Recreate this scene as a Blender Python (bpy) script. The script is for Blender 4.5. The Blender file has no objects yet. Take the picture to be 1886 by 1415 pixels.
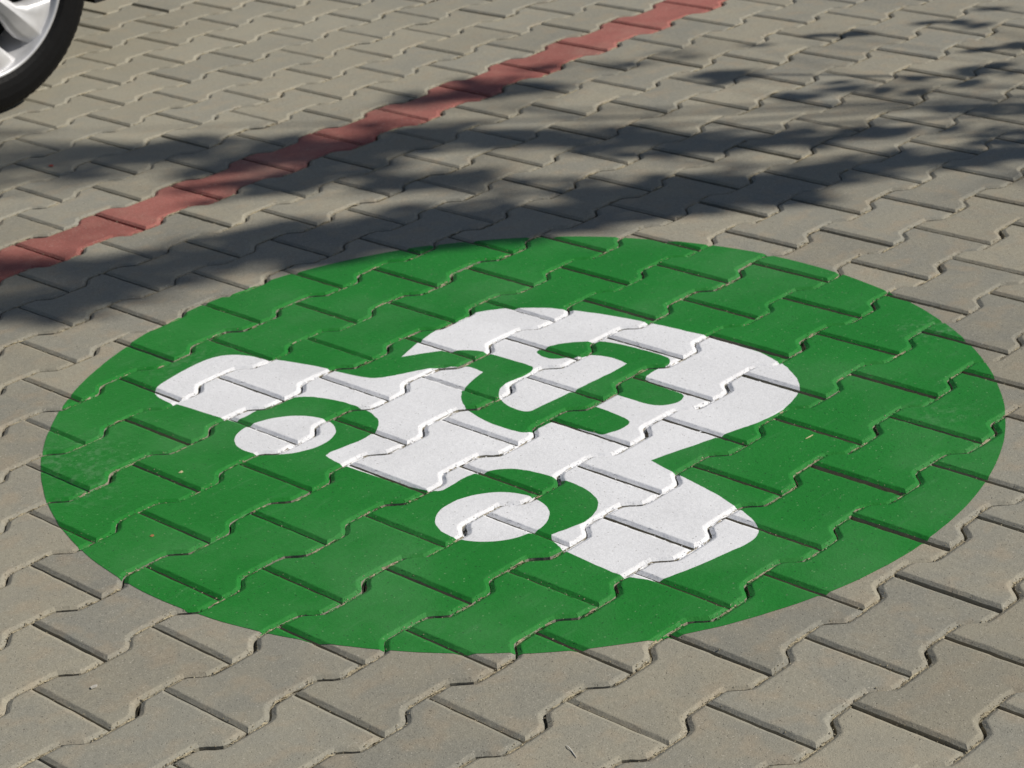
import bpy, bmesh, math, random
import numpy as np
from mathutils import Vector, Matrix, Euler
from mathutils.geometry import delaunay_2d_cdt

random.seed(7)
rng = np.random.default_rng(7)
scene = bpy.context.scene
col = scene.collection

# ------------------------------------------------------------------ camera
CAM = Vector((-1.34824, -2.26846, 1.55135))
RIGHT = Vector((0.69087876, -0.71826397, -0.08236146))
DOWN = Vector((-0.34754765, -0.23006405, -0.90900009))
FWD = Vector((0.6339536, 0.65663339, -0.40857731))
cd = bpy.data.cameras.new('camera')
cam = bpy.data.objects.new('camera', cd)
col.objects.link(cam)
cam.matrix_world = Matrix(((RIGHT.x, -DOWN.x, -FWD.x, CAM.x), (RIGHT.y, -DOWN.y, -FWD.y, CAM.y),
                           (RIGHT.z, -DOWN.z, -FWD.z, CAM.z), (0, 0, 0, 1)))
cd.sensor_width = 36
cd.lens = 81.02
cd.clip_start = 0.05
cd.clip_end = 500
cd.dof.use_dof = True
cd.dof.focus_distance = 2.85
cd.dof.aperture_fstop = 16.0
scene.camera = cam

# ------------------------------------------------------------------ sky, sun, exposure
SUN_EL = math.radians(37)
SUN_H = Vector((0.70, -0.714, 0)).normalized()             # horizontal direction towards the sun
SUN_DIR = Vector((SUN_H.x * math.cos(SUN_EL), SUN_H.y * math.cos(SUN_EL), math.sin(SUN_EL)))
world = bpy.data.worlds.new('World')
scene.world = world
world.use_nodes = True
wt = world.node_tree
sky = wt.nodes.new('ShaderNodeTexSky')
sky.sky_type = 'NISHITA'
sky.sun_disc = False
sky.sun_elevation = SUN_EL
sky.sun_rotation = math.atan2(SUN_H.x, SUN_H.y)
sky.air_density = 1.0
sky.dust_density = 0.8
sky.ozone_density = 1.6
wt.links.new(sky.outputs[0], wt.nodes['Background'].inputs[0])
wt.nodes['Background'].inputs[1].default_value = 0.054
sd = bpy.data.lights.new('sun', 'SUN')
sd.energy = 4.4
sd.angle = math.radians(0.53)
sd.color = (1.0, 0.945, 0.85)
sun = bpy.data.objects.new('sun', sd)
sun.rotation_euler = SUN_DIR.to_track_quat('Z', 'Y').to_euler()
sun.location = SUN_DIR * 20
col.objects.link(sun)
scene.view_settings.view_transform = 'Standard'
scene.view_settings.look = 'None'
scene.view_settings.gamma = 1
scene.view_settings.exposure = 0.0
scene.render.engine = 'CYCLES'
scene.render.resolution_x = 1024
scene.render.resolution_y = 768

# ------------------------------------------------------------------ helpers
def link(name, mesh, mat=None, parent=None):
    o = bpy.data.objects.new(name, mesh)
    col.objects.link(o)
    if mat is not None and not mesh.materials:
        mesh.materials.append(mat)
    if parent is not None:
        o.parent = parent
    return o

def mesh_from(name, v, f, smooth=False):
    m = bpy.data.meshes.new(name)
    m.from_pydata([tuple(p) for p in v], [], f)
    if smooth:
        for p in m.polygons:
            p.use_smooth = True
    m.update()
    return m

def tag(o, label, cat, group=None):
    o['label'] = label
    o['category'] = cat
    if group:
        o['group'] = group
    return o

class NT:
    """small wrapper for building node materials"""
    def __init__(self, name, rough=0.8):
        self.m = bpy.data.materials.new(name)
        self.m.use_nodes = True
        self.t = self.m.node_tree
        self.b = self.t.nodes['Principled BSDF']
        self.b.inputs['Roughness'].default_value = rough
        self.b.inputs['Specular IOR Level'].default_value = 0.3
    def n(self, kind, **kw):
        nd = self.t.nodes.new(kind)
        for k, v in kw.items():
            setattr(nd, k, v)
        return nd
    def set(self, sock, v):
        if hasattr(v, 'is_output') or isinstance(v, bpy.types.NodeSocket):
            self.t.links.new(v, sock)
        else:
            sock.default_value = v
    def math(self, op, a, b=0.0, c=None, clamp=False):
        nd = self.n('ShaderNodeMath', operation=op, use_clamp=clamp)
        self.set(nd.inputs[0], a)
        self.set(nd.inputs[1], b)
        if c is not None:
            self.set(nd.inputs[2], c)
        return nd.outputs[0]
    def vmath(self, op, a, b):
        nd = self.n('ShaderNodeVectorMath', operation=op)
        self.set(nd.inputs[0], a)
        self.set(nd.inputs[1], b)
        return nd.outputs[0]
    def noise(self, vec, scale, detail=2.0, rough=0.5, color=False):
        nd = self.n('ShaderNodeTexNoise')
        self.set(nd.inputs['Vector'], vec)
        nd.inputs['Scale'].default_value = scale
        nd.inputs['Detail'].default_value = detail
        nd.inputs['Roughness'].default_value = rough
        return nd.outputs['Color' if color else 'Fac']
    def voro(self, vec, scale, rand=1.0):
        nd = self.n('ShaderNodeTexVoronoi')
        self.set(nd.inputs['Vector'], vec)
        nd.inputs['Scale'].default_value = scale
        nd.inputs['Randomness'].default_value = rand
        return nd.outputs['Distance'], nd.outputs['Color']
    def ramp(self, fac, lo, hi):
        nd = self.n('ShaderNodeMapRange', interpolation_type='SMOOTHSTEP')
        self.set(nd.inputs[0], fac)
        nd.inputs[1].default_value = lo
        nd.inputs[2].default_value = hi
        return nd.outputs[0]
    def mix(self, fac, a, b):
        nd = self.n('ShaderNodeMix', data_type='RGBA')
        self.set(nd.inputs[0], fac)
        self.set(nd.inputs[6], a if not isinstance(a, tuple) else (*a, 1))
        self.set(nd.inputs[7], b if not isinstance(b, tuple) else (*b, 1))
        return nd.outputs[2]
    def scale_color(self, c, f):
        nd = self.n('ShaderNodeMix', data_type='RGBA', blend_type='MULTIPLY')
        nd.inputs[0].default_value = 1
        self.set(nd.inputs[6], c if not isinstance(c, tuple) else (*c, 1))
        self.set(nd.inputs[7], f)
        return nd.outputs[2]
    def bump(self, h, strength, dist, normal=None):
        nd = self.n('ShaderNodeBump')
        nd.inputs['Strength'].default_value = strength
        nd.inputs['Distance'].default_value = dist
        self.set(nd.inputs['Height'], h)
        if normal is not None:
            self.set(nd.inputs['Normal'], normal)
        return nd.outputs[0]
    def pos(self):
        return self.n('ShaderNodeNewGeometry').outputs['Position']
    def out(self, color=None, normal=None, rough=None):
        if color is not None:
            self.set(self.b.inputs['Base Color'], color if not isinstance(color, tuple) else (*color, 1))
        if normal is not None:
            self.set(self.b.inputs['Normal'], normal)
        if rough is not None:
            self.set(self.b.inputs['Roughness'], rough)
        return self.m

def simple(name, c, rough=0.6, metal=0.0, bump=0.0, bscale=200):
    k = NT(name, rough)
    k.b.inputs['Metallic'].default_value = metal
    p = k.pos()
    f = k.ramp(k.noise(p, bscale * 0.2, 3), 0.3, 0.7)
    cc = k.mix(f, tuple(x * 0.88 for x in c), tuple(min(1, x * 1.1) for x in c))
    nrm = k.bump(k.noise(p, bscale, 3), bump, 0.002) if bump else None
    return k.out(cc, nrm)

# ------------------------------------------------------------------ materials
def concrete(name, tones):
    """cast concrete paver: tone differs from paver to paver, fine aggregate, soft stains, pores"""
    k = NT(name, 0.86)
    g = k.n('ShaderNodeNewGeometry')
    oi = k.n('ShaderNodeObjectInfo')
    rnd = k.math('FRACT', k.math('ADD', oi.outputs['Random'], k.math('MULTIPLY', g.outputs['Random Per Island'], 7.31)))
    cmb = k.n('ShaderNodeCombineXYZ')
    k.set(cmb.inputs[0], k.math('MULTIPLY', rnd, 37.0))
    k.set(cmb.inputs[1], k.math('MULTIPLY', rnd, 91.0))
    v = k.vmath('ADD', g.outputs['Position'], cmb.outputs[0])
    t1 = k.ramp(rnd, 0.15, 0.85)
    blot = k.ramp(k.noise(v, 13, 3, 0.55), 0.36, 0.66)
    f = k.math('ADD', k.math('MULTIPLY', t1, 0.62), k.math('MULTIPLY', blot, 0.55), clamp=True)
    c = k.mix(f, tones[0], tones[1])
    rnd2 = k.math('FRACT', k.math('MULTIPLY', rnd, 17.7))
    c = k.mix(k.math('MULTIPLY', k.ramp(k.noise(v, 21, 2), 0.48, 0.72), 0.55), c, tones[2])
    val = k.math('ADD', 0.90, k.math('MULTIPLY', rnd2, 0.20))
    # fine grain
    gr = k.noise(v, 420, 2, 0.7)
    val = k.math('MULTIPLY', val, k.math('ADD', 0.66, k.math('MULTIPLY', gr, 0.68)))
    mid = k.noise(v, 110, 3, 0.6)
    val = k.math('MULTIPLY', val, k.math('ADD', 0.84, k.math('MULTIPLY', mid, 0.32)))
    c = k.scale_color(c, val)
    # light aggregate grains and dark pores, two sizes, uneven outlines
    warp = k.n('ShaderNodeVectorMath', operation='SCALE')
    k.set(warp.inputs[0], k.noise(v, 260, 2, 0.6, color=True))
    warp.inputs['Scale'].default_value = 0.006
    vw = k.vmath('ADD', v, warp.outputs[0])
    pore = None
    for sc, thr, hi, lo_, am in ((340, .36, .77, .14, .62), (150, .24, .88, .06, .62)):
        vd, vcol = k.voro(vw, sc)
        vc = k.n('ShaderNodeSeparateColor')
        k.set(vc.inputs[0], vcol)
        speck = k.math('MULTIPLY', k.ramp(vd, thr, thr * .45), k.math('GREATER_THAN', vc.outputs[0], hi))
        speck = k.math('MULTIPLY', speck, k.math('ADD', .35, k.math('MULTIPLY', vc.outputs[2], .65)))
        c = k.mix(k.math('MULTIPLY', speck, am), c, (0.62, 0.57, 0.48))
        pr = k.math('MULTIPLY', k.ramp(vd, thr, thr * .45), k.math('LESS_THAN', vc.outputs[1], lo_))
        c = k.mix(k.math('MULTIPLY', pr, .55), c, (0.07, 0.06, 0.05))
        pore = pr if pore is None else k.math('MAXIMUM', pore, pr)
    # sand dust lying on the paving in wide patches
    dust_and_pale = k.math('MULTIPLY', k.ramp(k.noise(g.outputs['Position'], 2.3, 4, 0.6), 0.45, 0.75), 0.30)
    # blend towards pale tan rises from the red row into the bay beyond
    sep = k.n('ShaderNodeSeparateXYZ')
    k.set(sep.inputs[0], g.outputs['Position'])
    dust_and_pale = k.math('ADD', dust_and_pale, k.math('MULTIPLY', k.ramp(sep.outputs[1], 1.2, 2.3), 0.28))
    c = k.mix(dust_and_pale, c, (0.375, 0.352, 0.278))
    h = k.math('ADD', k.math('MULTIPLY', gr, 0.5), k.math('MULTIPLY', mid, 0.7))
    h = k.math('SUBTRACT', h, k.math('MULTIPLY', pore, 0.7))
    return k.out(c, k.bump(h, 0.55, 0.0016))

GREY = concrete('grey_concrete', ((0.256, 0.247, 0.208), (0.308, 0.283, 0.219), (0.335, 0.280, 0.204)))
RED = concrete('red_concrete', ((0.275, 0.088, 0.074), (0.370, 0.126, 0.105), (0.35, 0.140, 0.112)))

def sand_mat():
    k = NT('joint_sand', 0.95)
    p = k.pos()
    f = k.noise(p, 330, 3, 0.7)
    c = k.mix(k.ramp(f, 0.3, 0.7), (0.23, 0.19, 0.125), (0.52, 0.46, 0.32))
    c = k.mix(k.ramp(k.noise(p, 45, 3), 0.5, 0.75), c, (0.19, 0.16, 0.11))
    return k.out(c, k.bump(f, 0.9, 0.003))
SAND = sand_mat()

def paint(name, base, wear, wear_amt, specks, rough, relief):
    """thick road paint with the paver's grain showing through, pits and rubbed places"""
    k = NT(name, rough)
    k.b.inputs['Specular IOR Level'].default_value = 0.22
    p = k.pos()
    g = k.noise(p, 420, 2, 0.7)
    mid = k.noise(p, 120, 3, 0.6)
    big = k.noise(p, 6, 3, 0.6)
    val = k.math('ADD', 0.84, k.math('MULTIPLY', big, 0.32))
    val = k.math('MULTIPLY', val, k.math('ADD', 0.78, k.math('MULTIPLY', g, 0.44)))
    val = k.math('MULTIPLY', val, k.math('ADD', 0.90, k.math('MULTIPLY', mid, 0.20)))
    c = k.scale_color(base, val)
    vd, vcol = k.voro(p, 190)
    vc = k.n('ShaderNodeSeparateColor')
    k.set(vc.inputs[0], vcol)
    pit = k.math('MULTIPLY', k.math('LESS_THAN', vd, 0.25), k.math('LESS_THAN', vc.outputs[1], 0.09))
    c = k.mix(k.math('MULTIPLY', pit, 0.65), c, specks[1])
    spk = k.math('MULTIPLY', k.math('LESS_THAN', vd, 0.25), k.math('GREATER_THAN', vc.outputs[0], 0.93))
    c = k.mix(k.math('MULTIPLY', spk, 0.5), c, specks[0])
    # rubbed streaks
    st = k.n('ShaderNodeMapping')
    st.inputs['Rotation'].default_value = (0, 0, 0.9)
    st.inputs['Scale'].default_value = (1, 5, 1)
    k.set(st.inputs['Vector'], p)
    w = k.math('MULTIPLY', k.ramp(k.noise(st.outputs[0], 14, 5, 0.7), 0.54, 0.80), wear_amt)
    c = k.mix(w, c, wear)
    if name == 'green_paint':
        c = k.mix(k.math('MULTIPLY', k.ramp(k.noise(p, 3.1, 4, 0.65), 0.42, 0.72), 0.20), c, (0.15, 0.30, 0.15))      # thin film of dust
        # chalky scuffs where tyres have crossed the rim of the disc
        for (x, y, r, a) in ((0.46, 0.62, 0.13, 0.20), (0.40, 0.50, 0.10, 0.12), (1.62, -0.22, 0.09, 0.20), (0.80, 0.75, 0.12, 0.14), (1.35, -0.42, 0.07, 0.14)):
            d = k.n('ShaderNodeVectorMath', operation='DISTANCE')
            k.set(d.inputs[0], p)
            d.inputs[1].default_value = (x, y, 0)
            near = k.ramp(d.outputs['Value'], r, r * 0.2)
            sc = k.math('MULTIPLY', near, k.ramp(k.noise(p, 60, 6, 0.75), 0.47, 0.66))
            c = k.mix(k.math('MULTIPLY', sc, a), c, (0.36, 0.42, 0.34))
    h = k.math('ADD', k.math('MULTIPLY', g, 0.45), k.math('MULTIPLY', mid, 0.8))
    h = k.math('SUBTRACT', h, k.math('MULTIPLY', pit, 0.8))
    return k.out(c, k.bump(h, relief, 0.0016))
GREEN_P = paint('green_paint', (0.017, 0.200, 0.027), (0.09, 0.26, 0.10), 0.40, ((0.22, 0.36, 0.18), (0.012, 0.05, 0.015)), 0.55, 0.6)
WHITE_P = paint('white_paint', (0.80, 0.80, 0.82), (0.68, 0.67, 0.66), 0.18, ((0.86, 0.86, 0.87), (0.40, 0.39, 0.38)), 0.6, 0.38)

# ------------------------------------------------------------------ paving lattice
L, PITCH = 0.2, 0.147044
CU = (-0.0303, 0.004, 0.0127, 0.0859, 0.106, 0.0697)
CV = (0.0376, -0.0028, -0.0135, -0.0973, -0.1198, -0.0869)
ROW_U = {-18: -2.3, -17: -2.1, -16: 1.0, -15: 1.8, -14: 5.5, -12: .8, -11: -2.1, -10: -5.8, -9: -1.4, -8: -2.5, -7: -1.9, -6: .4,
         -5: 1.3, -4: 1.7, -3: 2.0, -2: 2.9, -1: .7, 0: -1.8, 1: 2.4, 2: -.3, 5: -2.0}
RED_ROW = -10

def lattice(u, j):
    """paver centre; rows drift a little, as laid by hand"""
    a = min(1.15, max(-1.15, (u - 7) / 8))
    b = min(1.15, max(-1.35, (j + 4) / 10))
    t = (1, a, b, a * a, a * b, b * b)
    du = sum(x * y for x, y in zip(CU, t)) + ROW_U.get(j, 0) / 200
    dv = sum(x * y for x, y in zip(CV, t))
    return (u + du) * L, -(j + dv) * PITCH

HALF = [(-.5, -.587), (-.3, -.587), (-.2, -.413), (.2, -.413), (.3, -.587), (.5, -.587)]
OUT = [(u * L, -v * PITCH) for u, v in HALF] + [(u * L, v * PITCH) for u, v in reversed(HALF)]   # clockwise from above
OUT = OUT[::-1]                                                                                    # counter-clockwise

def inset_poly(d):
    """paver outline moved inwards by d, corners mitred"""
    n = len(OUT)
    res = []
    for i in range(n):
        p0, p1, p2 = (np.array(OUT[(i + q) % n]) for q in (-1, 0, 1))
        a, b = (p1 - p0) / np.hypot(*(p1 - p0)), (p2 - p1) / np.hypot(*(p2 - p1))
        na, nb = np.array((-a[1], a[0])), np.array((-b[1], b[0]))
        m = (na + nb) / (1 + na @ nb)
        res.append(p1 + m * d)
    return res

COUNTS = [max(1, int(round(math.dist(OUT[i], OUT[(i + 1) % 12]) / .010))) for i in range(12)]

def ring_points(d):
    Q = inset_poly(d)
    P, corner = [], []
    for i in range(12):
        a, b = Q[i], Q[(i + 1) % 12]
        for q in range(COUNTS[i]):
            P.append(a + (b - a) * q / COUNTS[i])
            corner.append(q == 0 and abs(abs(OUT[i][0]) - .1) < 1e-6)
    P, corner = np.array(P), np.array(corner)
    S = (np.roll(P, 1, 0) + np.roll(P, -1, 0)) / 2
    P = np.where(corner[:, None], P, P * .6 + S * .4)
    lim = .1 - d - .0008                      # the end joints stand a little wider open than the joints along the rows
    P[:, 0] = np.clip(P[:, 0], -lim, lim)
    return P, corner

def normals(P):
    d = np.roll(P, -1, 0) - np.roll(P, 1, 0)
    d /= np.hypot(d[:, 0], d[:, 1])[:, None]
    return np.c_[d[:, 1], -d[:, 0]]

def paver_mesh(k):
    gap = .0017
    P0, corner = ring_points(gap)
    n = len(P0)
    N = normals(P0)
    J = rng.normal(0, .00022, n)
    J = (J + .6 * np.roll(J, 1) + .6 * np.roll(J, -1))
    rings = []
    for off, z, jj, js in ((-0.0002, -0.035, 0, 1), (0, -0.0033, .0002, 1), (0.0054, -0.0005, .00012, .8), (0.0066, -0.00012, 0, .7), (0.0078, 0.0, 0, .5)):
        q = ring_points(gap + off)[0] + N * J[:, None] * js
        rings.append(np.c_[q, z + rng.normal(0, jj, n)])
    rings[-1][:, 2] = 0
    P = rings[1][:, :2].copy()
    V = np.concatenate(rings)
    F = []
    for r in range(4):
        for i in range(n):
            a, b = r * n + i, r * n + (i + 1) % n
            F.append((a, b, b + n))
            F.append((a, b + n, a + n))
    F.append(tuple(range(4 * n, 5 * n)))
    m = mesh_from('paver_%d' % k, V, F)
    return m, V, F, n, P, N
VAR = [paver_mesh(k) for k in range(8)]
RVAR = []
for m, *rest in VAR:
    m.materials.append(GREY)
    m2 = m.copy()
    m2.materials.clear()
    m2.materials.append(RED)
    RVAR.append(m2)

def project(p):
    d = Vector(p) - CAM
    z = d.dot(FWD)
    return (943 + 4244.52 * d.dot(RIGHT) / z, 707.5 + 4244.52 * d.dot(DOWN) / z, z)

# bed of sand under everything is the pavement itself; the pavers are its pieces
X0, X1, Y0, Y1 = -2.6, 6.4, -3.8, 6.6
bed = mesh_from('pavement', [(X0, Y0, -.02), (X1, Y0, -.02), (X1, Y1, -.02), (X0, Y1, -.02)], [(0, 1, 2, 3)])
pavement = link('pavement', bed, SAND)
pavement['kind'] = 'structure'
gm = mesh_from('ground', [(-120, -120, -.05), (120, -120, -.05), (120, 120, -.05), (-120, 120, -.05)], [(0, 1, 2, 3)])
ground = link('ground', gm, simple('asphalt', (0.055, 0.053, 0.05), 0.9, 0, 0.6, 300))
ground['kind'] = 'structure'

def settle(x, y):
    return 0.0016 * math.sin(1.9 * x + 0.7) * math.cos(2.3 * y) + 0.001 * math.sin(4.1 * x - 3.3 * y)

cells = []
for j in range(-48, 28):
    for i in range(-16, 36):
        u = i + .5 + (0.5 if j % 2 else 0)
        x, y = lattice(u, j)
        if X0 + .1 < x < X1 - .1 and Y0 + .1 < y < Y1 - .1:
            px, py, z = project((x, y, 0))
            m = 600 / max(z, .5)
            vis = z > .3 and -m < px < 1886 + m and -m * .7 < py < 1415 + m * .7
            cells.append((vis, z, u, j, x, y))
vis = sorted([c for c in cells if c[0]], key=lambda c: c[1])
near, rest = vis[:300], vis[300:] + [c for c in cells if not c[0]]
placed = []
reds = 0
for _, z, u, j, x, y in near:
    k = random.randrange(8)
    red = j == RED_ROW
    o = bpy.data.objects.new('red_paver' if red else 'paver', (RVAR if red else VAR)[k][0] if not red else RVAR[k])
    flip = math.pi if random.random() < .5 else 0
    o.location = (x + random.gauss(0, .0007), y + random.gauss(0, .0007), settle(x, y) + random.gauss(0, .0005))
    o.rotation_euler = (random.gauss(0, .0022), random.gauss(0, .0022), flip + random.gauss(0, .0022))
    o.parent = pavement
    col.objects.link(o)
    M = Matrix.LocRotScale(o.location, o.rotation_euler, None)
    placed.append((M, VAR[k], j))
# pavers beyond the picture, joined
for red in (False, True):
    V, F = [], []
    for _, z, u, j, x, y in rest:
        if (j == RED_ROW) != red:
            continue
        base = len(V)
        zz = settle(x, y) + random.gauss(0, .0008)
        tx, ty = random.gauss(0, .004), random.gauss(0, .004)
        for inset, h in ((.0017, -.035), (.0017, -.005), (.007, 0)):
            for (a, b) in OUT:
                sx = (abs(a) - inset) / abs(a)
                sy = (abs(b) - inset) / abs(b)
                V.append((x + a * sx, y + b * sy, zz + h + tx * a + ty * b))
        for r in range(2):
            for i in range(12):
                a, b = base + r * 12 + i, base + r * 12 + (i + 1) % 12
                F.append((a, b, b + 12, a + 12))
        F.append(tuple(base + 24 + i for i in range(12)))
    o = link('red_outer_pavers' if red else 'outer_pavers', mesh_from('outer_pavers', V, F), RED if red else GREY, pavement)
    o['kind'] = 'stuff'

# ------------------------------------------------------------------ outlines of the painted symbol (metres on the paving)
CAR = [(0.6937,0.7142), (0.7068,0.7247), (0.7325,0.7334), (0.7629,0.7389), (0.7903,0.7427), (0.8144,0.7448), (0.8383,0.7439), (0.8572,0.7366),
(0.8714,0.7236), (0.8822,0.7041), (0.8879,0.6860), (0.8932,0.6601), (0.8993,0.6380), (0.9103,0.6021), (0.9148,0.5812), (0.9222,0.5490),
(0.9258,0.5178), (0.9301,0.4853), (0.9342,0.4621), (0.9400,0.4410), (0.9471,0.4304), (0.9593,0.4207), (0.9781,0.4091), (1.0015,0.3975),
(1.0156,0.3897), (1.0363,0.3775), (1.0532,0.3614), (1.0651,0.3468), (1.0707,0.3348), (1.0693,0.3393), (1.0713,0.3259), (1.0678,0.3002,1),
(1.0590,0.2987), (1.0324,0.2919), (1.0110,0.2846), (0.9934,0.2750), (0.9806,0.2650), (0.9652,0.2495), (0.9525,0.2336), (0.9441,0.2147),
(0.9354,0.1872), (0.9294,0.1564), (0.9284,0.1246), (0.9298,0.0895), (0.9327,0.0782), (0.9402,0.0713), (0.9525,0.0709), (0.9718,0.0691),
(0.9884,0.0686), (0.9927,0.0664,1), (0.9976,0.0273), (1.0011,-0.0106), (1.0001,-0.0270), (1.0034,-0.0318), (1.0132,-0.0346), (1.0309,-0.0401),
(1.0501,-0.0386), (1.0589,-0.0338), (1.0633,-0.0251), (1.0665,-0.0087), (1.0696,0.0234), (1.0710,0.0524), (1.0723,0.0557,1), (1.1236,0.0547,1),
(1.1240,0.0096), (1.1236,-0.0161), (1.1300,-0.0338), (1.1455,-0.0476), (1.1644,-0.0509), (1.1801,-0.0431), (1.1868,-0.0340), (1.1900,-0.0197),
(1.1907,0.0082), (1.1984,0.0554,1), (1.2117,0.0619), (1.2288,0.0626), (1.2514,0.0619), (1.2658,0.0603), (1.2769,0.0673), (1.2844,0.0800),
(1.2852,0.1030), (1.2845,0.1391), (1.2820,0.1784), (1.2780,0.2062), (1.2705,0.2248), (1.2575,0.2428), (1.2441,0.2583), (1.2284,0.2717),
(1.2130,0.2789), (1.1950,0.2836), (1.1849,0.2849), (1.1784,0.2821), (1.1735,0.2742), (1.1687,0.2568), (1.1709,0.2397), (1.1818,0.2265),
(1.1955,0.2180), (1.2081,0.2085), (1.2182,0.1966), (1.2273,0.1777), (1.2310,0.1581), (1.2295,0.1362), (1.2256,0.1195,1), (1.1933,0.1165),
(1.1679,0.1183), (1.1412,0.1188), (1.1105,0.1195), (1.0749,0.1214), (1.0358,0.1228), (1.0061,0.1235), (0.9955,0.1256), (0.9898,0.1366),
(0.9898,0.1572), (0.9954,0.1833), (1.0071,0.2040), (1.0248,0.2227), (1.0398,0.2326), (1.0582,0.2378), (1.0872,0.2338), (1.1170,0.2346),
(1.1261,0.2390), (1.1313,0.2482), (1.1315,0.2547), (1.1309,0.2972), (1.1300,0.3443), (1.1277,0.3641), (1.1197,0.3851), (1.1044,0.4034),
(1.0890,0.4193), (1.0687,0.4347), (1.0314,0.4598,1), (1.0592,0.4706), (1.0860,0.4801), (1.1238,0.4915), (1.1470,0.4967), (1.1772,0.4951),
(1.1978,0.4973), (1.2234,0.4998), (1.2464,0.4950), (1.2685,0.4799), (1.2892,0.4632), (1.3079,0.4402), (1.3253,0.4160), (1.3367,0.3942),
(1.3425,0.3773), (1.3499,0.3486), (1.3567,0.3263), (1.3629,0.3035), (1.3683,0.2759), (1.3737,0.2484), (1.3775,0.2199), (1.3798,0.1977),
(1.3835,0.1695), (1.3860,0.1303), (1.3890,0.1021), (1.3925,0.0807), (1.3939,0.0657), (1.3920,0.0342), (1.3905,0.0032), (1.3865,-0.0292),
(1.3795,-0.0599), (1.3720,-0.0792), (1.3670,-0.0965), (1.3579,-0.1149), (1.3434,-0.1392), (1.3246,-0.1629), (1.3058,-0.1795), (1.2901,-0.1875),
(1.2667,-0.1962), (1.2442,-0.2026), (1.2173,-0.2052), (1.1946,-0.2047), (1.1685,-0.2017), (1.1509,-0.1975), (1.1487,-0.1960), (1.1285,-0.1902),
(1.1077,-0.1851), (1.0914,-0.1820), (1.0713,-0.1765), (1.0380,-0.1675), (1.0051,-0.1586), (0.9736,-0.1505,1), (0.9684,-0.1715), (0.9629,-0.1962),
(0.9555,-0.2366), (0.9479,-0.2783), (0.9408,-0.3121), (0.9289,-0.3458), (0.9260,-0.3617), (0.9263,-0.3578), (0.9227,-0.3726), (0.9143,-0.3927),
(0.9031,-0.4108), (0.8939,-0.4219), (0.8800,-0.4308), (0.8631,-0.4351), (0.8458,-0.4340), (0.8122,-0.4282), (0.7799,-0.4215), (0.7480,-0.4150),
(0.7260,-0.4086), (0.7094,-0.4044), (0.7000,-0.4009), (0.6933,-0.3950), (0.6870,-0.3804), (0.6800,-0.3595), (0.6782,-0.3391), (0.6793,-0.3227),
(0.6807,-0.3043), (0.6825,-0.2697), (0.6854,-0.2389), (0.6887,-0.2224,1), (0.7016,-0.1979,1), (0.7098,-0.1903,1), (0.7341,-0.1958), (0.7571,-0.2017),
(0.7662,-0.2024), (0.7793,-0.2014), (0.7939,-0.1973), (0.8119,-0.1878), (0.8252,-0.1764), (0.8361,-0.1611), (0.8446,-0.1368), (0.8479,-0.1152),
(0.8493,-0.0933), (0.8469,-0.0710), (0.8465,-0.0542), (0.8433,-0.0292), (0.8398,-0.0131), (0.8311,0.0078), (0.8219,0.0185), (0.8096,0.0281),
(0.7936,0.0361), (0.7784,0.0407), (0.7603,0.0425), (0.7391,0.0410), (0.7169,0.0384), (0.7095,0.0428), (0.7037,0.0584), (0.7010,0.0917),
(0.6996,0.1207), (0.6941,0.1559), (0.6888,0.1856), (0.6868,0.2107), (0.6873,0.2325), (0.6885,0.2476), (0.6908,0.2641), (0.6955,0.2802,1),
(0.7086,0.2840), (0.7345,0.2779), (0.7608,0.2743), (0.7820,0.2757), (0.7985,0.2783), (0.8093,0.2834), (0.8226,0.2940), (0.8340,0.3077),
(0.8388,0.3167), (0.8474,0.3413), (0.8491,0.3608), (0.8486,0.3870), (0.8468,0.4121), (0.8412,0.4399), (0.8330,0.4651), (0.8247,0.4789),
(0.8134,0.4913), (0.7985,0.4974), (0.7842,0.4995), (0.7640,0.5040), (0.7444,0.5045), (0.7215,0.5008), (0.6978,0.5029,1), (0.6909,0.5276),
(0.6887,0.5559), (0.6862,0.6010), (0.6833,0.6388), (0.6816,0.6564), (0.6836,0.6763), (0.6856,0.6964)]

def smooth_outline(pts, sub=4):
    P = [Vector(p[:2]) for p in pts]
    K = [len(p) > 2 for p in pts]
    n = len(P)
    Q = [P[i] if K[i] else P[i] * .7 + (P[i - 1] + P[(i + 1) % n]) * .15 for i in range(n)]
    P = Q
    out = []
    for i in range(n):
        p0, p1, p2, p3 = P[i - 1], P[i], P[(i + 1) % n], P[(i + 2) % n]
        if K[i]:
            p0 = p1 * 2 - p2
        if K[(i + 1) % n]:
            p3 = p2 * 2 - p1
        l = (p2 - p1).length
        # centripetal-like tangents so that uneven spacing does not overshoot
        m1 = (p2 - p0) * (l / max(1e-6, (p1 - p0).length + l))
        m2 = (p3 - p1) * (l / max(1e-6, (p3 - p2).length + l))
        for q in range(sub):
            s = q / sub
            out.append(p1 * (2*s**3 - 3*s*s + 1) + m1 * (s**3 - 2*s*s + s) + p2 * (-2*s**3 + 3*s*s) + m2 * (s**3 - s*s))
    return np.array([(p.x, p.y) for p in out])

def ellipse(cx, cy, a, b, ang, n):
    t = np.linspace(0, 2 * math.pi, n, endpoint=False)
    ca, sa = math.cos(ang), math.sin(ang)
    x, y = a * np.cos(t), b * np.sin(t)
    return np.c_[cx + x * ca - y * sa, cy + x * sa + y * ca]

SHAPES = [ellipse(.99684, .15961, .79144, .74695, math.radians(-95.86), 260), smooth_outline(CAR),
          ellipse(.70821, .39201, .08151, .07119, math.radians(-49.8), 64), ellipse(.69862, -.08198, .08387, .07707, math.radians(-52.8), 64)]
# hand-cut stencil: the edge wanders by a fraction of a millimetre
for S in SHAPES:
    w = rng.normal(0, .0004, S.shape)
    S += (w + np.roll(w, 1, 0)) / 2

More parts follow.
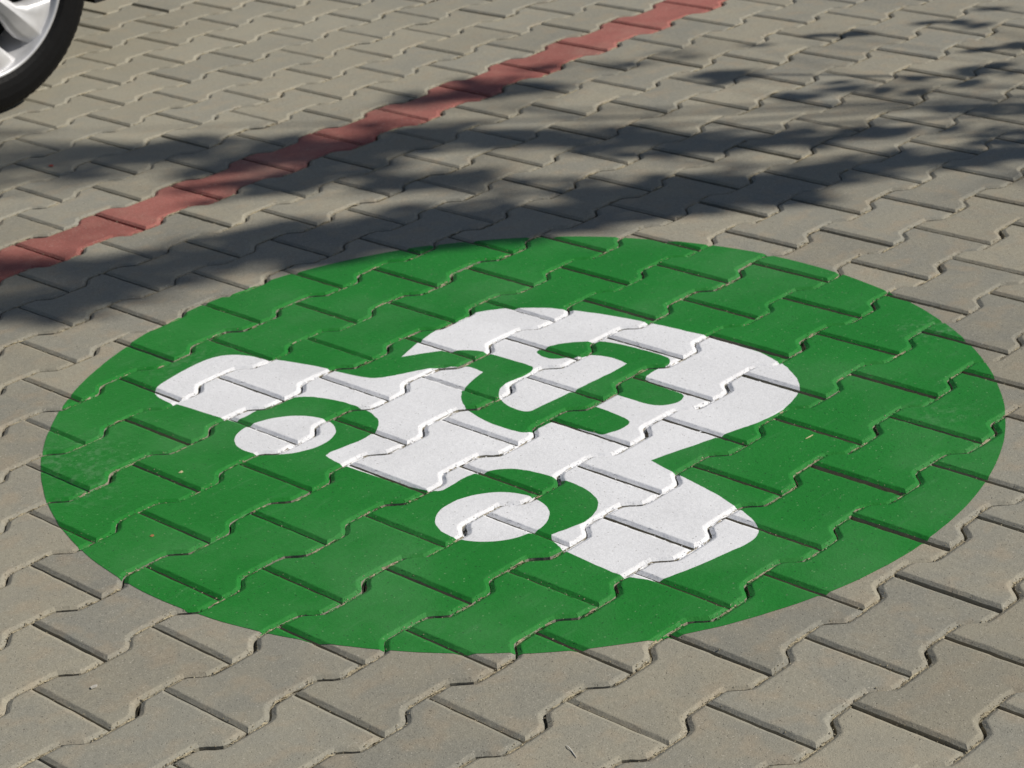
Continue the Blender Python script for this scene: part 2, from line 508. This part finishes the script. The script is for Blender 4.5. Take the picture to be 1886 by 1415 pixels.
def inside(Q, S):
    x, y = Q[:, 0][:, None], Q[:, 1][:, None]
    x1, y1 = S[:, 0][None], S[:, 1][None]
    x2, y2 = np.roll(S[:, 0], -1)[None], np.roll(S[:, 1], -1)[None]
    c = (y1 > y) != (y2 > y)
    xi = (x2 - x1) * (y - y1) / np.where(y2 == y1, 1e-12, y2 - y1) + x1
    return (c & (x < xi)).sum(1) % 2 == 1

def kind_of(Q):
    k = np.where(inside(Q, SHAPES[0]), 1, 0)
    for q in (1, 2, 3):
        k = np.where(inside(Q, SHAPES[q]), q + 1, k)
    return k

LIFT = 0.0005
PV = {1: [], 2: [], 3: [], 4: []}
PF = {1: [], 2: [], 3: [], 4: []}
sandV, sandF = [], []
lo, hi = SHAPES[0].min(0) - .01, SHAPES[0].max(0) + .01

def emit(kind, pts):
    b = len(PV[kind])
    PV[kind].extend(pts)
    PF[kind].append(tuple(range(b, b + len(pts))))

def fillnoise(x, y):
    return (math.sin(31 * x + 17 * y) * math.cos(23 * y - 11 * x) + .6 * math.sin(83 * x - 61 * y)) / 1.6

for M, (m, V, F, n, P, N), j in placed:
    R3 = np.array(M.to_3x3())
    T = np.array(M.translation)
    Wv = V @ R3.T + T
    ctr = T[:2]
    touches = lo[0] - .1 < ctr[0] < hi[0] + .1 and lo[1] - .1 < ctr[1] < hi[1] + .1
    # ---- sand in the joint round this paver
    Pw = np.c_[P, np.zeros(n)] @ R3.T + T
    Nw = np.c_[N, np.zeros(n)] @ R3.T
    ring = []
    for off in (-.0006, .0009, .0030):
        for i in range(n):
            q = Pw[i] + Nw[i] * off
            along_u = abs(N[i][1]) > .9
            across = abs(N[i][0]) > .9
            f = fillnoise(q[0], q[1])
            d = -.0036 + .0022 * f if along_u else (-.0150 + .003 * f if across else -.0105 + .0045 * f)
            ring.append((q[0], q[1], T[2] + d + random.gauss(0, .0009)))
    fk = []
    for r in range(2):
        for i in range(n):
            fk.append((r * n + i, (r * n + (i + 1) % n), (r + 1) * n + (i + 1) % n, (r + 1) * n + i))
    ring = np.array(ring)
    cen = ring[np.array(fk)].mean(1)
    kk = kind_of(cen[:, :2]) if touches else np.zeros(len(fk), int)
    b = len(sandV)
    sandV.extend(map(tuple, ring))
    for f, k in zip(fk, kk):
        sandF.append(tuple(b + q for q in f))
        if k and random.random() < (.45 if k == 1 else .85):
            emit(int(k), [tuple(ring[q] + (0, 0, .0004)) for q in f])
    # ---- crumbs of sand on the bevels, most along the rows
    for i in [q for q in range(n) for _ in range(3)]:
        along_u = abs(N[i][1]) > .9
        if random.random() < (.75 if along_u else .10):
            r = random.uniform(.0004, .0013) * (1.4 if random.random() < .12 else 1)
            dn = random.choice((random.uniform(-.0045, .0015), random.uniform(-.001, .0022)))
            q = Pw[i] + Nw[i] * dn + np.array((random.uniform(-.006, .006), 0, 0)) * along_u
            z = T[2] - .0028 + max(0, -dn) * .5 + random.uniform(-.0006, .0006)
            pts = [(q[0] + dx * r * random.uniform(.7, 1.4), q[1] + dy * r * random.uniform(.7, 1.4), z + dz * r)
                   for dx, dy, dz in ((1, 0, 0), (0, 1, 0), (-1, 0, 0), (0, -1, 0), (0, 0, 1))]
            k = int(kind_of(np.array([[q[0], q[1]]]))[0]) if touches else 0
            if k and random.random() < (.55 if k == 1 else .92):
                bb = len(PV[k])
                PV[k].extend(pts)
                PF[k].extend([(bb + a, bb + (a + 1) % 4, bb + 4) for a in range(4)])
            else:
                bb = len(sandV)
                sandV.extend(pts)
                sandF.extend([(bb + a, bb + (a + 1) % 4, bb + 4) for a in range(4)])
    # ---- paint film on the top and bevels of this paver, cut along the stencil outlines
    if not touches:
        continue
    W2 = Wv[n:]
    F2 = [tuple(a - n for a in f) for f in F[2 * n:]]
    if not inside(W2[:, :2], SHAPES[0]).any():
        continue
    bb0, bb1 = W2[:, :2].min(0) - .004, W2[:, :2].max(0) + .004
    verts = [Vector((q[0], q[1])) for q in W2]
    edges = []
    for S in SHAPES:
        S2 = np.roll(S, -1, 0)
        hit = (np.maximum(S, S2) > bb0).all(1) & (np.minimum(S, S2) < bb1).all(1)
        idx = {}
        for i in np.nonzero(hit)[0]:
            for q in (i, (i + 1) % len(S)):
                if q not in idx:
                    idx[q] = len(verts)
                    verts.append(Vector((S[q][0], S[q][1])))
            edges.append((idx[i], idx[(i + 1) % len(S)]))
    for r_ in range(4):
        edges += [(r_ * n + i, r_ * n + (i + 1) % n) for i in range(n)]
    ov, oe, of, *_ = delaunay_2d_cdt(verts, edges, [], 0, 1e-7, False)
    oc = np.array([[(ov[f[0]].x + ov[f[1]].x + ov[f[2]].x) / 3, (ov[f[0]].y + ov[f[1]].y + ov[f[2]].y) / 3] for f in of])
    keep = inside(oc, W2[:n, :2])
    # which facet of the paver lies under each cut triangle: a bevel facet or the flat top
    TI = np.array(F2[:-1])
    A, B, Cc = W2[TI[:, 0], :2], W2[TI[:, 1], :2], W2[TI[:, 2], :2]
    def crs(u, v):
        return u[..., 0] * v[..., 1] - u[..., 1] * v[..., 0]
    q_ = oc[:, None, :]
    e = 1e-12
    hitm = (crs(B - A, q_ - A) >= -e) & (crs(Cc - B, q_ - B) >= -e) & (crs(A - Cc, q_ - Cc) >= -e)
    facet = np.where(hitm.any(1), hitm.argmax(1), len(F2) - 1)
    kinds = np.where(keep, kind_of(oc), 0)
    good = [(f, int(s)) for f, s in zip(of, facet)]
    remap = {}
    for (f, s), k in zip(good, kinds):
        if not k:
            continue
        k = int(k)
        a, b_, c_ = (W2[q] for q in F2[s][:3]) if len(F2[s]) == 3 else (W2[F2[s][0]], W2[F2[s][n // 3]], W2[F2[s][2 * n // 3]])
        nn = np.cross(b_ - a, c_ - a)
        zs = [W2[q][2] for q in F2[s]] if len(F2[s]) == 3 else [a[2], b_[2], c_[2]]
        z0, z1 = min(zs) - .0004, max(zs) + .0004
        fi = []
        for q in f:
            key = (k, q, s if len(F2[s]) == 3 else -1)
            if key not in remap:
                x, y = ov[q].x, ov[q].y
                z = a[2] - (nn[0] * (x - a[0]) + nn[1] * (y - a[1])) / (nn[2] if abs(nn[2]) > 1e-12 else 1e-12)
                z = min(z1, max(z0, z))
                remap[key] = len(PV[k])
                PV[k].append((x, y, z + LIFT))
            fi.append(remap[key])
        PF[k].append(tuple(fi))

so = link('joint_sand', mesh_from('joint_sand', sandV, sandF), SAND, pavement)
so['kind'] = 'stuff'
symbol = bpy.data.objects.new('painted_symbol', None)
symbol.location = (.99684, .15961, 0)
col.objects.link(symbol)
tag(symbol, 'round green painted parking symbol with a white electric car and plug on the paving', 'road marking')
for k, nm, mt in ((1, 'green_disc', GREEN_P), (2, 'white_car', WHITE_P), (3, 'white_wheel', WHITE_P), (4, 'white_wheel', WHITE_P)):
    v = [(a - .99684, b - .15961, c) for a, b, c in PV[k]]
    link(nm, mesh_from(nm, v, PF[k]), mt, symbol)

# ------------------------------------------------------------------ parked car beyond the red row
TYRE = simple('tyre_rubber', (0.005, 0.005, 0.0055), 0.6, 0, 0.4, 400)
TYRE.node_tree.nodes['Principled BSDF'].inputs['Specular IOR Level'].default_value = 0.15
ALLOY = simple('silver_alloy', (0.60, 0.60, 0.615), 0.42, 0.4, 0.0, 80)
BLACKP = simple('black_plastic', (0.012, 0.012, 0.013), 0.6, 0, 0.3, 300)
STEEL = simple('brake_steel', (0.03, 0.03, 0.032), 0.5, 0.5, 0.0, 100)
PAINT = simple('car_paint', (0.42, 0.43, 0.45), 0.25, 0.6, 0.0, 40)
GLASS = simple('dark_glass', (0.02, 0.022, 0.025), 0.05, 0.0, 0.0, 40)
LAMP = simple('lamp_glass', (0.55, 0.56, 0.58), 0.08, 0.2, 0.0, 40)
TAIL = simple('tail_lamp_red', (0.35, 0.02, 0.02), 0.15, 0.0, 0.0, 40)

def lathe(profile, seg, mod=None):
    V, F = [], []
    k = len(profile)
    for i in range(seg):
        a = 2 * math.pi * i / seg
        for q, (r, y) in enumerate(profile):
            rr = r + (mod(i, q) if mod else 0)
            V.append((rr * math.cos(a), y, rr * math.sin(a)))
    for i in range(seg):
        for q in range(k - 1):
            a, b = i * k + q, ((i + 1) % seg) * k + q
            F.append((a, a + 1, b + 1, b))
    return V, F

def wheel_meshes():
    R = .329
    prof = [(.232, .016), (.241, .008), (.252, .001), (.268, -.001), (.288, -.001), (.305, .004), (.317, .012), (.325, .025), (R, .042),
            (R, .066), (R - .007, .068), (R - .007, .074), (R, .076), (R, .104), (R - .007, .106), (R - .007, .112), (R, .114), (R, .140),
            (R - .007, .142), (R - .007, .148), (R, .150), (.325, .182), (.314, .198), (.29, .21), (.235, .195)]
    def mod(i, q):
        if i % 3 == 0 and q in (6, 7, 8, 9, 20, 21, 22):
            return -.0014
        return random.gauss(0, .0003)
    ty = mesh_from('tyre', *lathe(prof, 288, mod), smooth=False)
    rimp = [(.236, .020), (.2405, .010), (.240, .0055), (.236, .004), (.231, .008), (.228, .018), (.222, .034), (.212, .05), (.206, .10), (.206, .18)]
    V, F = lathe(rimp, 96)
    rim = mesh_from('rim', V, F, True)
    # eight wide turbine spokes: a crease runs down each, broad bright face on one side, short flank on the other
    rs = [.045, .078, .100, .134, .163, .190, .214, .2325]
    low = [-23, -17.5, -14, -13, -13.5, -12, -9, -6]
    up = [22, 15, 10, 8.5, 13.5, 19, 22.5, 25]
    yr = [.020, .012, .008, .005, .005, .006, .009, .014]
    V, F = [], []
    for k in range(8):
        base = math.radians(-48 + 45 * k)
        b0 = len(V)
        for r, a0, a1, y in zip(rs, low, up, yr):
            for a, dy in ((a0, .032), (a0, .014), (a0 * .55, .008), (a0 * .06, .0012), (0.6, .0), (a1 * .12, .0032), (a1 * .5, .0035), (a1 * .85, .007), (a1, .012), (a1, .060)):
                t = base + math.radians(a)
                V.append((r * math.cos(t), y + dy, r * math.sin(t)))
        for i in range(len(rs) - 1):
            for q in range(9):
                a = b0 + i * 10 + q
                F.append((a, a + 1, a + 11, a + 10))
    sp = mesh_from('spokes', V, F, True)
    hv, hf = lathe([(.001, .006), (.022, .006), (.030, .009), (.034, .016), (.052, .018), (.060, .028), (.062, .07)], 48)
    hub = mesh_from('wheel', hv, hf, True)
    dv, df = lathe([(.05, .085), (.145, .085), (.15, .087), (.15, .105), (.21, .12), (.21, .185), (.05, .185)], 64)
    disc = mesh_from('brake_disc', dv, df)
    return ty, rim, sp, hub, disc
WM = wheel_meshes()
for m, mt in zip(WM, (TYRE, ALLOY, ALLOY, ALLOY, STEEL)):
    m.materials.append(mt)

WX, WY, WZ = 1.490, 2.320, .3275
XR, YFAR = WX - 2.56, WY + 1.72
car = bpy.data.objects.new('parked_car', None)
car.location = (.24, WY + .86, 0)
col.objects.link(car)
tag(car, 'parked car on its silver alloy wheel beyond the red row of pavers', 'car')
for x, y, s, spin in ((WX, WY, 1, 0), (XR, WY, 1, .3), (WX, YFAR, -1, .2), (XR, YFAR, -1, .9)):
    w = link('wheel', WM[3], None, car)
    w.location = (x - .24, y - WY - .86, WZ)
    w.rotation_euler = (0, spin, 0 if s > 0 else math.pi)
    for nm, m in (('tyre', WM[0]), ('rim', WM[1]), ('spokes', WM[2]), ('brake_disc', WM[4])):
        link(nm, m, None, w)

# body shell: side silhouettes with wheel arches, joined by a skin across
TOP = [(2.20, .345), (2.27, .38), (2.27, .50), (2.20, .63), (2.0, .72), (1.7, .79), (1.30, .88), (1.12, .94), (.80, 1.16), (.45, 1.36), (.1, 1.43), (-.4, 1.45),
       (-.95, 1.42), (-1.25, 1.34), (-1.50, 1.08), (-1.62, .92), (-1.70, .78), (-1.74, .50), (-1.68, .30)]
def half_w(x, z):
    h = .855 - .02 * abs(z - .55) / .4 - max(0, z - .88) * .46
    e = max(0, x - 1.75) / .53
    g = max(0, -1.35 - x) / .4
    return h - .17 * e * e - .09 * g * g
def arch(cx):
    return [(cx + .38 * math.cos(t), WZ + .38 * math.sin(t)) for t in np.linspace(math.pi + .30, -.0, 22)]
SIDE = TOP + arch(XR) + arch(WX)
SV = [Vector(p) for p in SIDE]
ns = len(SV)
grid = [Vector((x, z)) for x in np.arange(-1.6, 2.2, .12) for z in np.arange(.3, 1.42, .1)]
cv, ce, cf, *_ = delaunay_2d_cdt(SV + grid, [], [tuple(range(ns))], 1, 1e-6, False)
V, F = [], []
for s in (-1, 1):
    b = len(V)
    V += [(p.x - .24, s * half_w(p.x, p.y), p.y) for p in cv]
    F += [tuple(b + q for q in (f if s < 0 else reversed(f))) for f in cf]
b = len(V)
for x, z in TOP:
    w = half_w(x, z)
    for q in range(7):
        t = -1 + q / 3
        V.append((x - .24 + (.10 * (1 - t * t) if x > 1.9 else (-.05 * (1 - t * t) if x < -1.45 else 0)), t * w, z + (.03 * (1 - t * t) if z > .85 else .012 * (1 - t * t))))
for i in range(len(TOP) - 1):
    for q in range(6):
        a = b + i * 7 + q
        F.append((a, a + 1, a + 8, a + 7))
body = link('body', mesh_from('body', V, F, True), PAINT, car)
def box(x0, x1, y0, y1, z0, z1):
    v = [(x, y, z) for x in (x0, x1) for y in (y0, y1) for z in (z0, z1)]
    return v, [(0, 1, 3, 2), (4, 6, 7, 5), (0, 4, 5, 1), (2, 3, 7, 6), (0, 2, 6, 4), (1, 5, 7, 3)]
link('underbody', mesh_from('underbody', *box(-1.85, 1.30, -.60, .60, .24, .42)), BLACKP, car)
# wheel-house liners and small mud flaps
for cx in (WX, XR):
    for s in (-1, 1):
        lv, lf = [], []
        for t in np.linspace(math.pi + .3, -.3, 24):
            for yy in (.835, .58):
                lv.append((cx - .24 + .377 * math.cos(t), s * yy, WZ + .377 * math.sin(t)))
        lf = [(2 * i, 2 * i + 1, 2 * i + 3, 2 * i + 2) for i in range(23)]
        link('wheel_liner', mesh_from('wheel_liner', lv, lf), BLACKP, car)
for s in (-1, 1):
    v, f = box(1.862 - .24, 1.895 - .24, s * .70, s * .775, .171, .36)
    link('mud_flap', mesh_from('mud_flap', v, f), BLACKP, car)
link('front_lip', mesh_from('front_lip', *box(1.70, 1.96, -.66, .66, .335, .38)), BLACKP, car)
for s in (-1, 1):
    for poly in ([(1.0, .965), (.80, 1.10), (.48, 1.30), (.20, 1.35), (.20, .97)], [(.12, .97), (.12, 1.36), (-.40, 1.37), (-.60, 1.35), (-.60, .98)], [(-.68, .98), (-.68, 1.34), (-1.05, 1.30), (-1.30, 1.10), (-1.22, 1.0)]):
        v = [(x - .24, s * (half_w(x, z) + .004), z) for x, z in poly]
        link('side_window', mesh_from('side_window', v, [tuple(range(len(v)))]), GLASS, car)
    v = [(x - .24, s * (half_w(x, z) + .012), z) for x, z in [(1.55, .68), (1.98, .60), (2.13, .60), (2.10, .655), (1.9, .72), (1.6, .775)]]
    link('headlight', mesh_from('headlight', v, [tuple(range(len(v)))]), LAMP, car)
    v = [(x - .24, s * (half_w(x, z) + .01), z) for x, z in [(-1.40, .74), (-1.66, .70), (-1.66, .86), (-1.58, .93), (-1.45, .92)]]
    link('tail_light', mesh_from('tail_light', v, [tuple(range(len(v)))]), TAIL, car)
for nm, (a, b2) in (('windscreen', ((1.10, .965), (.47, 1.362))), ('rear_window', ((-1.27, 1.335), (-1.60, .97)))):
    v = []
    for (x, z) in (a, b2):
        for q in range(5):
            t = (-1 + q / 2) * .93
            v.append((x - .24 + .012 * (1 if nm == 'windscreen' else -1), t * half_w(x, z), z + .03 * (1 - t * t) + .014))
    link(nm, mesh_from(nm, v, [(q, q + 1, q + 6, q + 5) for q in range(4)]), GLASS, car)

# ------------------------------------------------------------------ young tree to the right of the bay; its shade falls across the paving
# SHADE: where its leaf sprays throw their shade on the ground (x, y, spray radius, leaves)
SHADE = [(1.26,1.94,0.059,3), (1.26,1.85,0.051,2), (1.38,1.85,0.066,4), (1.46,1.80,0.066,5), (1.52,1.74,0.059,5), (1.58,1.68,0.066,4),
(1.63,1.60,0.065,4), (1.69,1.51,0.065,5), (1.59,1.50,0.057,5), (1.51,1.53,0.050,4), (1.39,1.49,0.042,3), (1.15,1.80,0.043,2), (1.29,1.79,0.043,2),
(1.40,1.38,0.048,3), (1.47,1.35,0.048,4), (1.54,1.32,0.055,4), (1.67,1.36,0.063,5), (1.63,1.28,0.055,4), (1.78,1.35,0.064,5), (1.72,1.25,0.056,3),
(1.89,1.37,0.058,5), (1.89,1.26,0.064,5), (1.99,1.26,0.058,5), (1.99,1.16,0.057,5), (1.68,1.10,0.054,4), (1.77,1.06,0.055,4), (1.79,0.95,0.047,3),
(1.81,1.45,0.044,2), (2.10,1.51,0.045,4), (2.16,1.48,0.046,4), (2.23,1.46,0.046,3), (2.25,1.37,0.046,4), (0.76,1.23,0.056,5), (0.82,1.24,0.050,4),
(0.89,1.20,0.056,6), (0.96,1.18,0.057,6), (1.02,1.19,0.051,5), (1.10,1.17,0.057,6), (1.18,1.15,0.058,6), (1.25,1.15,0.058,6), (1.32,1.11,0.058,6),
(1.31,1.02,0.058,6), (1.36,0.99,0.058,6), (1.44,1.01,0.058,6), (1.44,0.92,0.058,6), (1.51,0.93,0.058,6), (1.50,0.86,0.058,6), (1.58,0.86,0.058,6),
(1.53,0.77,0.057,6), (1.62,0.78,0.058,6), (1.57,0.72,0.051,5), (1.29,0.95,0.044,4), (1.38,0.89,0.044,4), (1.20,1.04,0.044,4), (0.79,1.14,0.043,3),
(1.06,1.11,0.038,3), (2.00,1.07,0.056,4), (2.06,1.00,0.056,4), (2.07,0.90,0.056,4), (2.12,0.79,0.055,5), (2.18,0.74,0.056,5), (2.20,0.65,0.055,4),
(2.25,0.59,0.048,4), (2.05,0.77,0.041,2), (1.67,0.76,0.058,5), (1.72,0.72,0.058,4), (1.64,0.70,0.051,5), (1.71,0.65,0.051,4), (1.76,0.62,0.051,5),
(1.81,0.59,0.045,3), (1.87,0.70,0.046,3), (1.91,0.65,0.053,4), (1.94,0.60,0.059,6), (1.95,0.52,0.059,7), (2.01,0.48,0.059,6), (1.99,0.41,0.052,5),
(1.89,0.51,0.052,6), (1.89,0.57,0.052,5), (1.87,0.79,0.047,3), (1.81,0.84,0.047,3), (2.07,0.45,0.046,4), (2.11,0.40,0.046,4), (2.20,0.39,0.053,4),
(2.25,0.37,0.040,3), (2.45,1.38,0.039,2), (2.49,1.30,0.039,2), (2.60,1.25,0.039,2), (2.63,1.19,0.031,1), (2.78,1.10,0.039,1), (2.85,1.05,0.047,2),
(2.93,1.01,0.048,2), (3.16,0.81,0.040,2), (3.18,0.75,0.032,1), (3.33,0.72,0.033,1), (2.56,1.01,0.024,4), (2.53,0.99,0.021,3), (3.03,0.56,0.031,2),
(2.89,0.50,0.038,2), (2.92,0.46,0.038,2), (2.83,0.54,0.030,2), (2.50,0.80,0.037,2), (2.56,0.77,0.044,2), (2.63,0.73,0.037,2), (2.69,0.68,0.037,1),
(2.73,0.62,0.037,1), (2.75,0.52,0.029,1), (2.62,0.61,0.037,2), (2.61,0.43,0.036,2), (2.63,0.36,0.036,2), (2.68,0.31,0.036,3), (2.39,0.49,0.042,3),
(2.45,0.46,0.042,3), (2.49,0.32,0.042,2), (2.51,0.26,0.041,2), (2.53,0.19,0.034,3), (2.32,0.28,0.047,4), (2.36,0.23,0.047,4), (2.40,0.18,0.047,4),
(2.44,0.15,0.040,4), (2.27,0.32,0.040,3), (2.32,0.50,0.041,2), (2.32,0.59,0.042,2)]
def tube(V, F, pts, rad, seg=8):
    b = len(V)
    for i, p in enumerate(pts):
        d = (pts[min(i + 1, len(pts) - 1)] - pts[max(i - 1, 0)]).normalized()
        a = d.orthogonal().normalized()
        c = d.cross(a)
        for q in range(seg):
            t = 2 * math.pi * q / seg
            V.append(tuple(p + (a * math.cos(t) + c * math.sin(t)) * rad[i]))
    for i in range(len(pts) - 1):
        for q in range(seg):
            F.append((b + i * seg + q, b + i * seg + (q + 1) % seg, b + (i + 1) * seg + (q + 1) % seg, b + (i + 1) * seg + q))

PERP = Vector((-SUN_H.y, SUN_H.x, 0))
S_BASE, T_BASE = 5.2, 2.05
base = SUN_H * S_BASE + PERP * T_BASE
TAN = math.tan(SUN_EL)
TV, TF, LV, LF = [], [], [], []
trunk = [base + Vector((.03 * math.sin(z * 2.1), .03 * math.cos(z * 1.7) - .03, z - .02)) for z in np.linspace(0, 1.6, 9)]
tube(TV, TF, trunk, [.06 - .03 * i / 8 for i in range(9)], 12)
fork = trunk[-1]
tips, skel = [], []
for k in range(9):
    a = 2 * math.pi * k / 9 + random.uniform(-.2, .2)
    tip = fork + Vector((math.cos(a) * random.uniform(.35, .75), math.sin(a) * random.uniform(.35, .75), random.uniform(.6, 3.0)))
    pts = [fork.lerp(tip, s) + Vector((0, 0, .22 * math.sin(math.pi * s))) + Vector((random.gauss(0, .015), random.gauss(0, .015), 0)) * (s > 0) for s in np.linspace(0, 1, 8)]
    tube(TV, TF, pts, [.014 * (1 - .8 * i / 7) for i in range(8)], 7)
    skel += pts[1:]

def leaf(p, size, nrm):
    n = nrm.normalized()
    a = n.orthogonal().normalized()
    a = (a * math.cos(t := random.uniform(0, 6.28)) + n.cross(a) * math.sin(t))
    c = n.cross(a)
    b = len(LV)
    for u, w, h in ((-.5, 0, 0), (-.2, .30, .06), (.15, .28, .05), (.55, 0, -.06), (.15, -.28, .05), (-.2, -.30, .06)):
        LV.append(tuple(p + a * (u * size) + c * (w * size) + n * (h * size)))
    LF.extend([(b, b + 1, b + 5), (b + 1, b + 2, b + 4, b + 5), (b + 2, b + 3, b + 4)])

def spray(p, r, n, big=1.0):
    q = min(skel, key=lambda s: (s - p).length)
    mid = q.lerp(p, .5) + Vector((0, 0, .05))
    tube(TV, TF, [q, mid, p], [.0035, .0025, .0015], 5)
    for _ in range(n):
        d = Vector((random.gauss(0, 1), random.gauss(0, 1), random.gauss(0, 1))) * (r * .50) + SUN_H * random.gauss(0, r * .75)
        leaf(p + d, random.uniform(.060, .085) * big, SUN_DIR + Vector((random.gauss(0, .55), random.gauss(0, .55), random.gauss(0, .4))))

for x, y, r, n in SHADE:
    g = Vector((x, y, 0))
    D = S_BASE - g.dot(SUN_H)
    for rep in range(1 if n < 4 else 2):
        z = D * TAN * random.uniform(.80, 1.12) * (.72 if n < 4 and D < S_BASE - 1.0 else 1)      # low outer sprays throw sharper shade
        spray(g + SUN_DIR * (z / SUN_DIR.z), r * (1 if n < 4 else 1.12), n, 1.0 if n < 4 else 1.2)
# one bare twig whose shadow lies along the light, and the rest of the crown, whose shade falls outside the picture
a, b2 = Vector((2.592, .979, 0)) + SUN_DIR * 2.6, Vector((2.80, .56, 0)) + SUN_DIR * 2.5
tube(TV, TF, [a, a.lerp(b2, .5), b2], [.004, .006, .008], 6)
made = 0
while made < 420:
    a = random.uniform(0, 6.28)
    rr = random.uniform(.1, .95)
    p = base + Vector((math.cos(a) * rr, math.sin(a) * rr, random.uniform(2.2, 5.4)))
    g = p - SUN_DIR * (p.z / SUN_DIR.z)
    px, py, z = project((g.x, g.y, 0))
    if -300 < px < 2300 and -120 < py < 1700:
        made += .02
        continue
    spray(p, .09, 5)
    made += 1
BARK = simple('bark', (0.11, 0.085, 0.06), 0.9, 0, 0.8, 90)
LEAF = simple('leaf_green', (0.055, 0.115, 0.025), 0.5, 0, 0.0, 40)
tree = bpy.data.objects.new('young_tree', None)
col.objects.link(tree)
tag(tree, 'young leafy tree casting dappled shade across the grey pavers', 'tree')
link('trunk', mesh_from('trunk', TV, TF, True), BARK, tree)
link('crown', mesh_from('crown', LV, LF), LEAF, tree)

# ------------------------------------------------------------------ litter on the paving
STRAW = simple('dry_straw', (0.55, 0.48, 0.28), 0.8, 0, 0.2, 200)
DRY = simple('dry_leaf_brown', (0.34, 0.17, 0.07), 0.8, 0, 0.2, 200)
def strand(name, pts, r, mat, label, cat):
    V, F = [], []
    ps = [Vector(p) for p in pts]
    tube(V, F, ps, [r * (.6 if i in (0, len(ps) - 1) else 1) for i in range(len(ps))], 6)
    o = link(name, mesh_from(name, V, F, True), mat)
    tag(o, label, cat)
Z = .0014
strand('straw', [(1.162, -.300, Z), (1.170, -.3015, Z + .0006), (1.179, -.301, Z)], .0011, STRAW, 'short dry straw lying on the green paint beside the white car symbol', 'straw')
strand('fluff', [(.321, -.577, Z), (.319, -.583, Z + .001), (.317, -.589, Z), (.313, -.597, Z), (.309, -.605, Z)], .0006, simple('white_fluff', (.75, .72, .66), .9), 'thin pale curl of fluff lying on a grey paver', 'fluff')
def flake(name, x, y, s, mat, label, cat):
    v = []
    for k in range(6):
        a = k * math.pi / 3 + random.uniform(-.3, .3)
        v.append((x + s * math.cos(a) * random.uniform(.6, 1.2), y + s * .7 * math.sin(a) * random.uniform(.6, 1.2), Z + random.uniform(-.0005, .0008)))
    w = [(p[0], p[1], p[2] + .0014) for p in v]
    f = [tuple(range(5, -1, -1)), tuple(range(6, 12))] + [(k, (k + 1) % 6, 6 + (k + 1) % 6, 6 + k) for k in range(6)]
    tag(link(name, mesh_from(name, v + w, f), mat), label, cat)
flake('leaf_scrap', .363, .295, .0045, DRY, 'brown leaf scrap lying on the green paint below the small white wheel', 'leaf scrap')
flake('leaf_scrap', .524, .428, .004, STRAW, 'pale yellow leaf scrap on the green paint beside a white wheel', 'leaf scrap')
flake('leaf_scrap', 1.329, 1.894, .007, simple('red_leaf', (.42, .07, .05), .7), 'small red leaf scrap on the shaded pavers past the red row', 'leaf scrap')
flake('stone_chip', .049, .017, .006, simple('pale_stone', (.55, .52, .46), .9), 'small pale stone chip lying on a bare grey paver', 'stone chip')
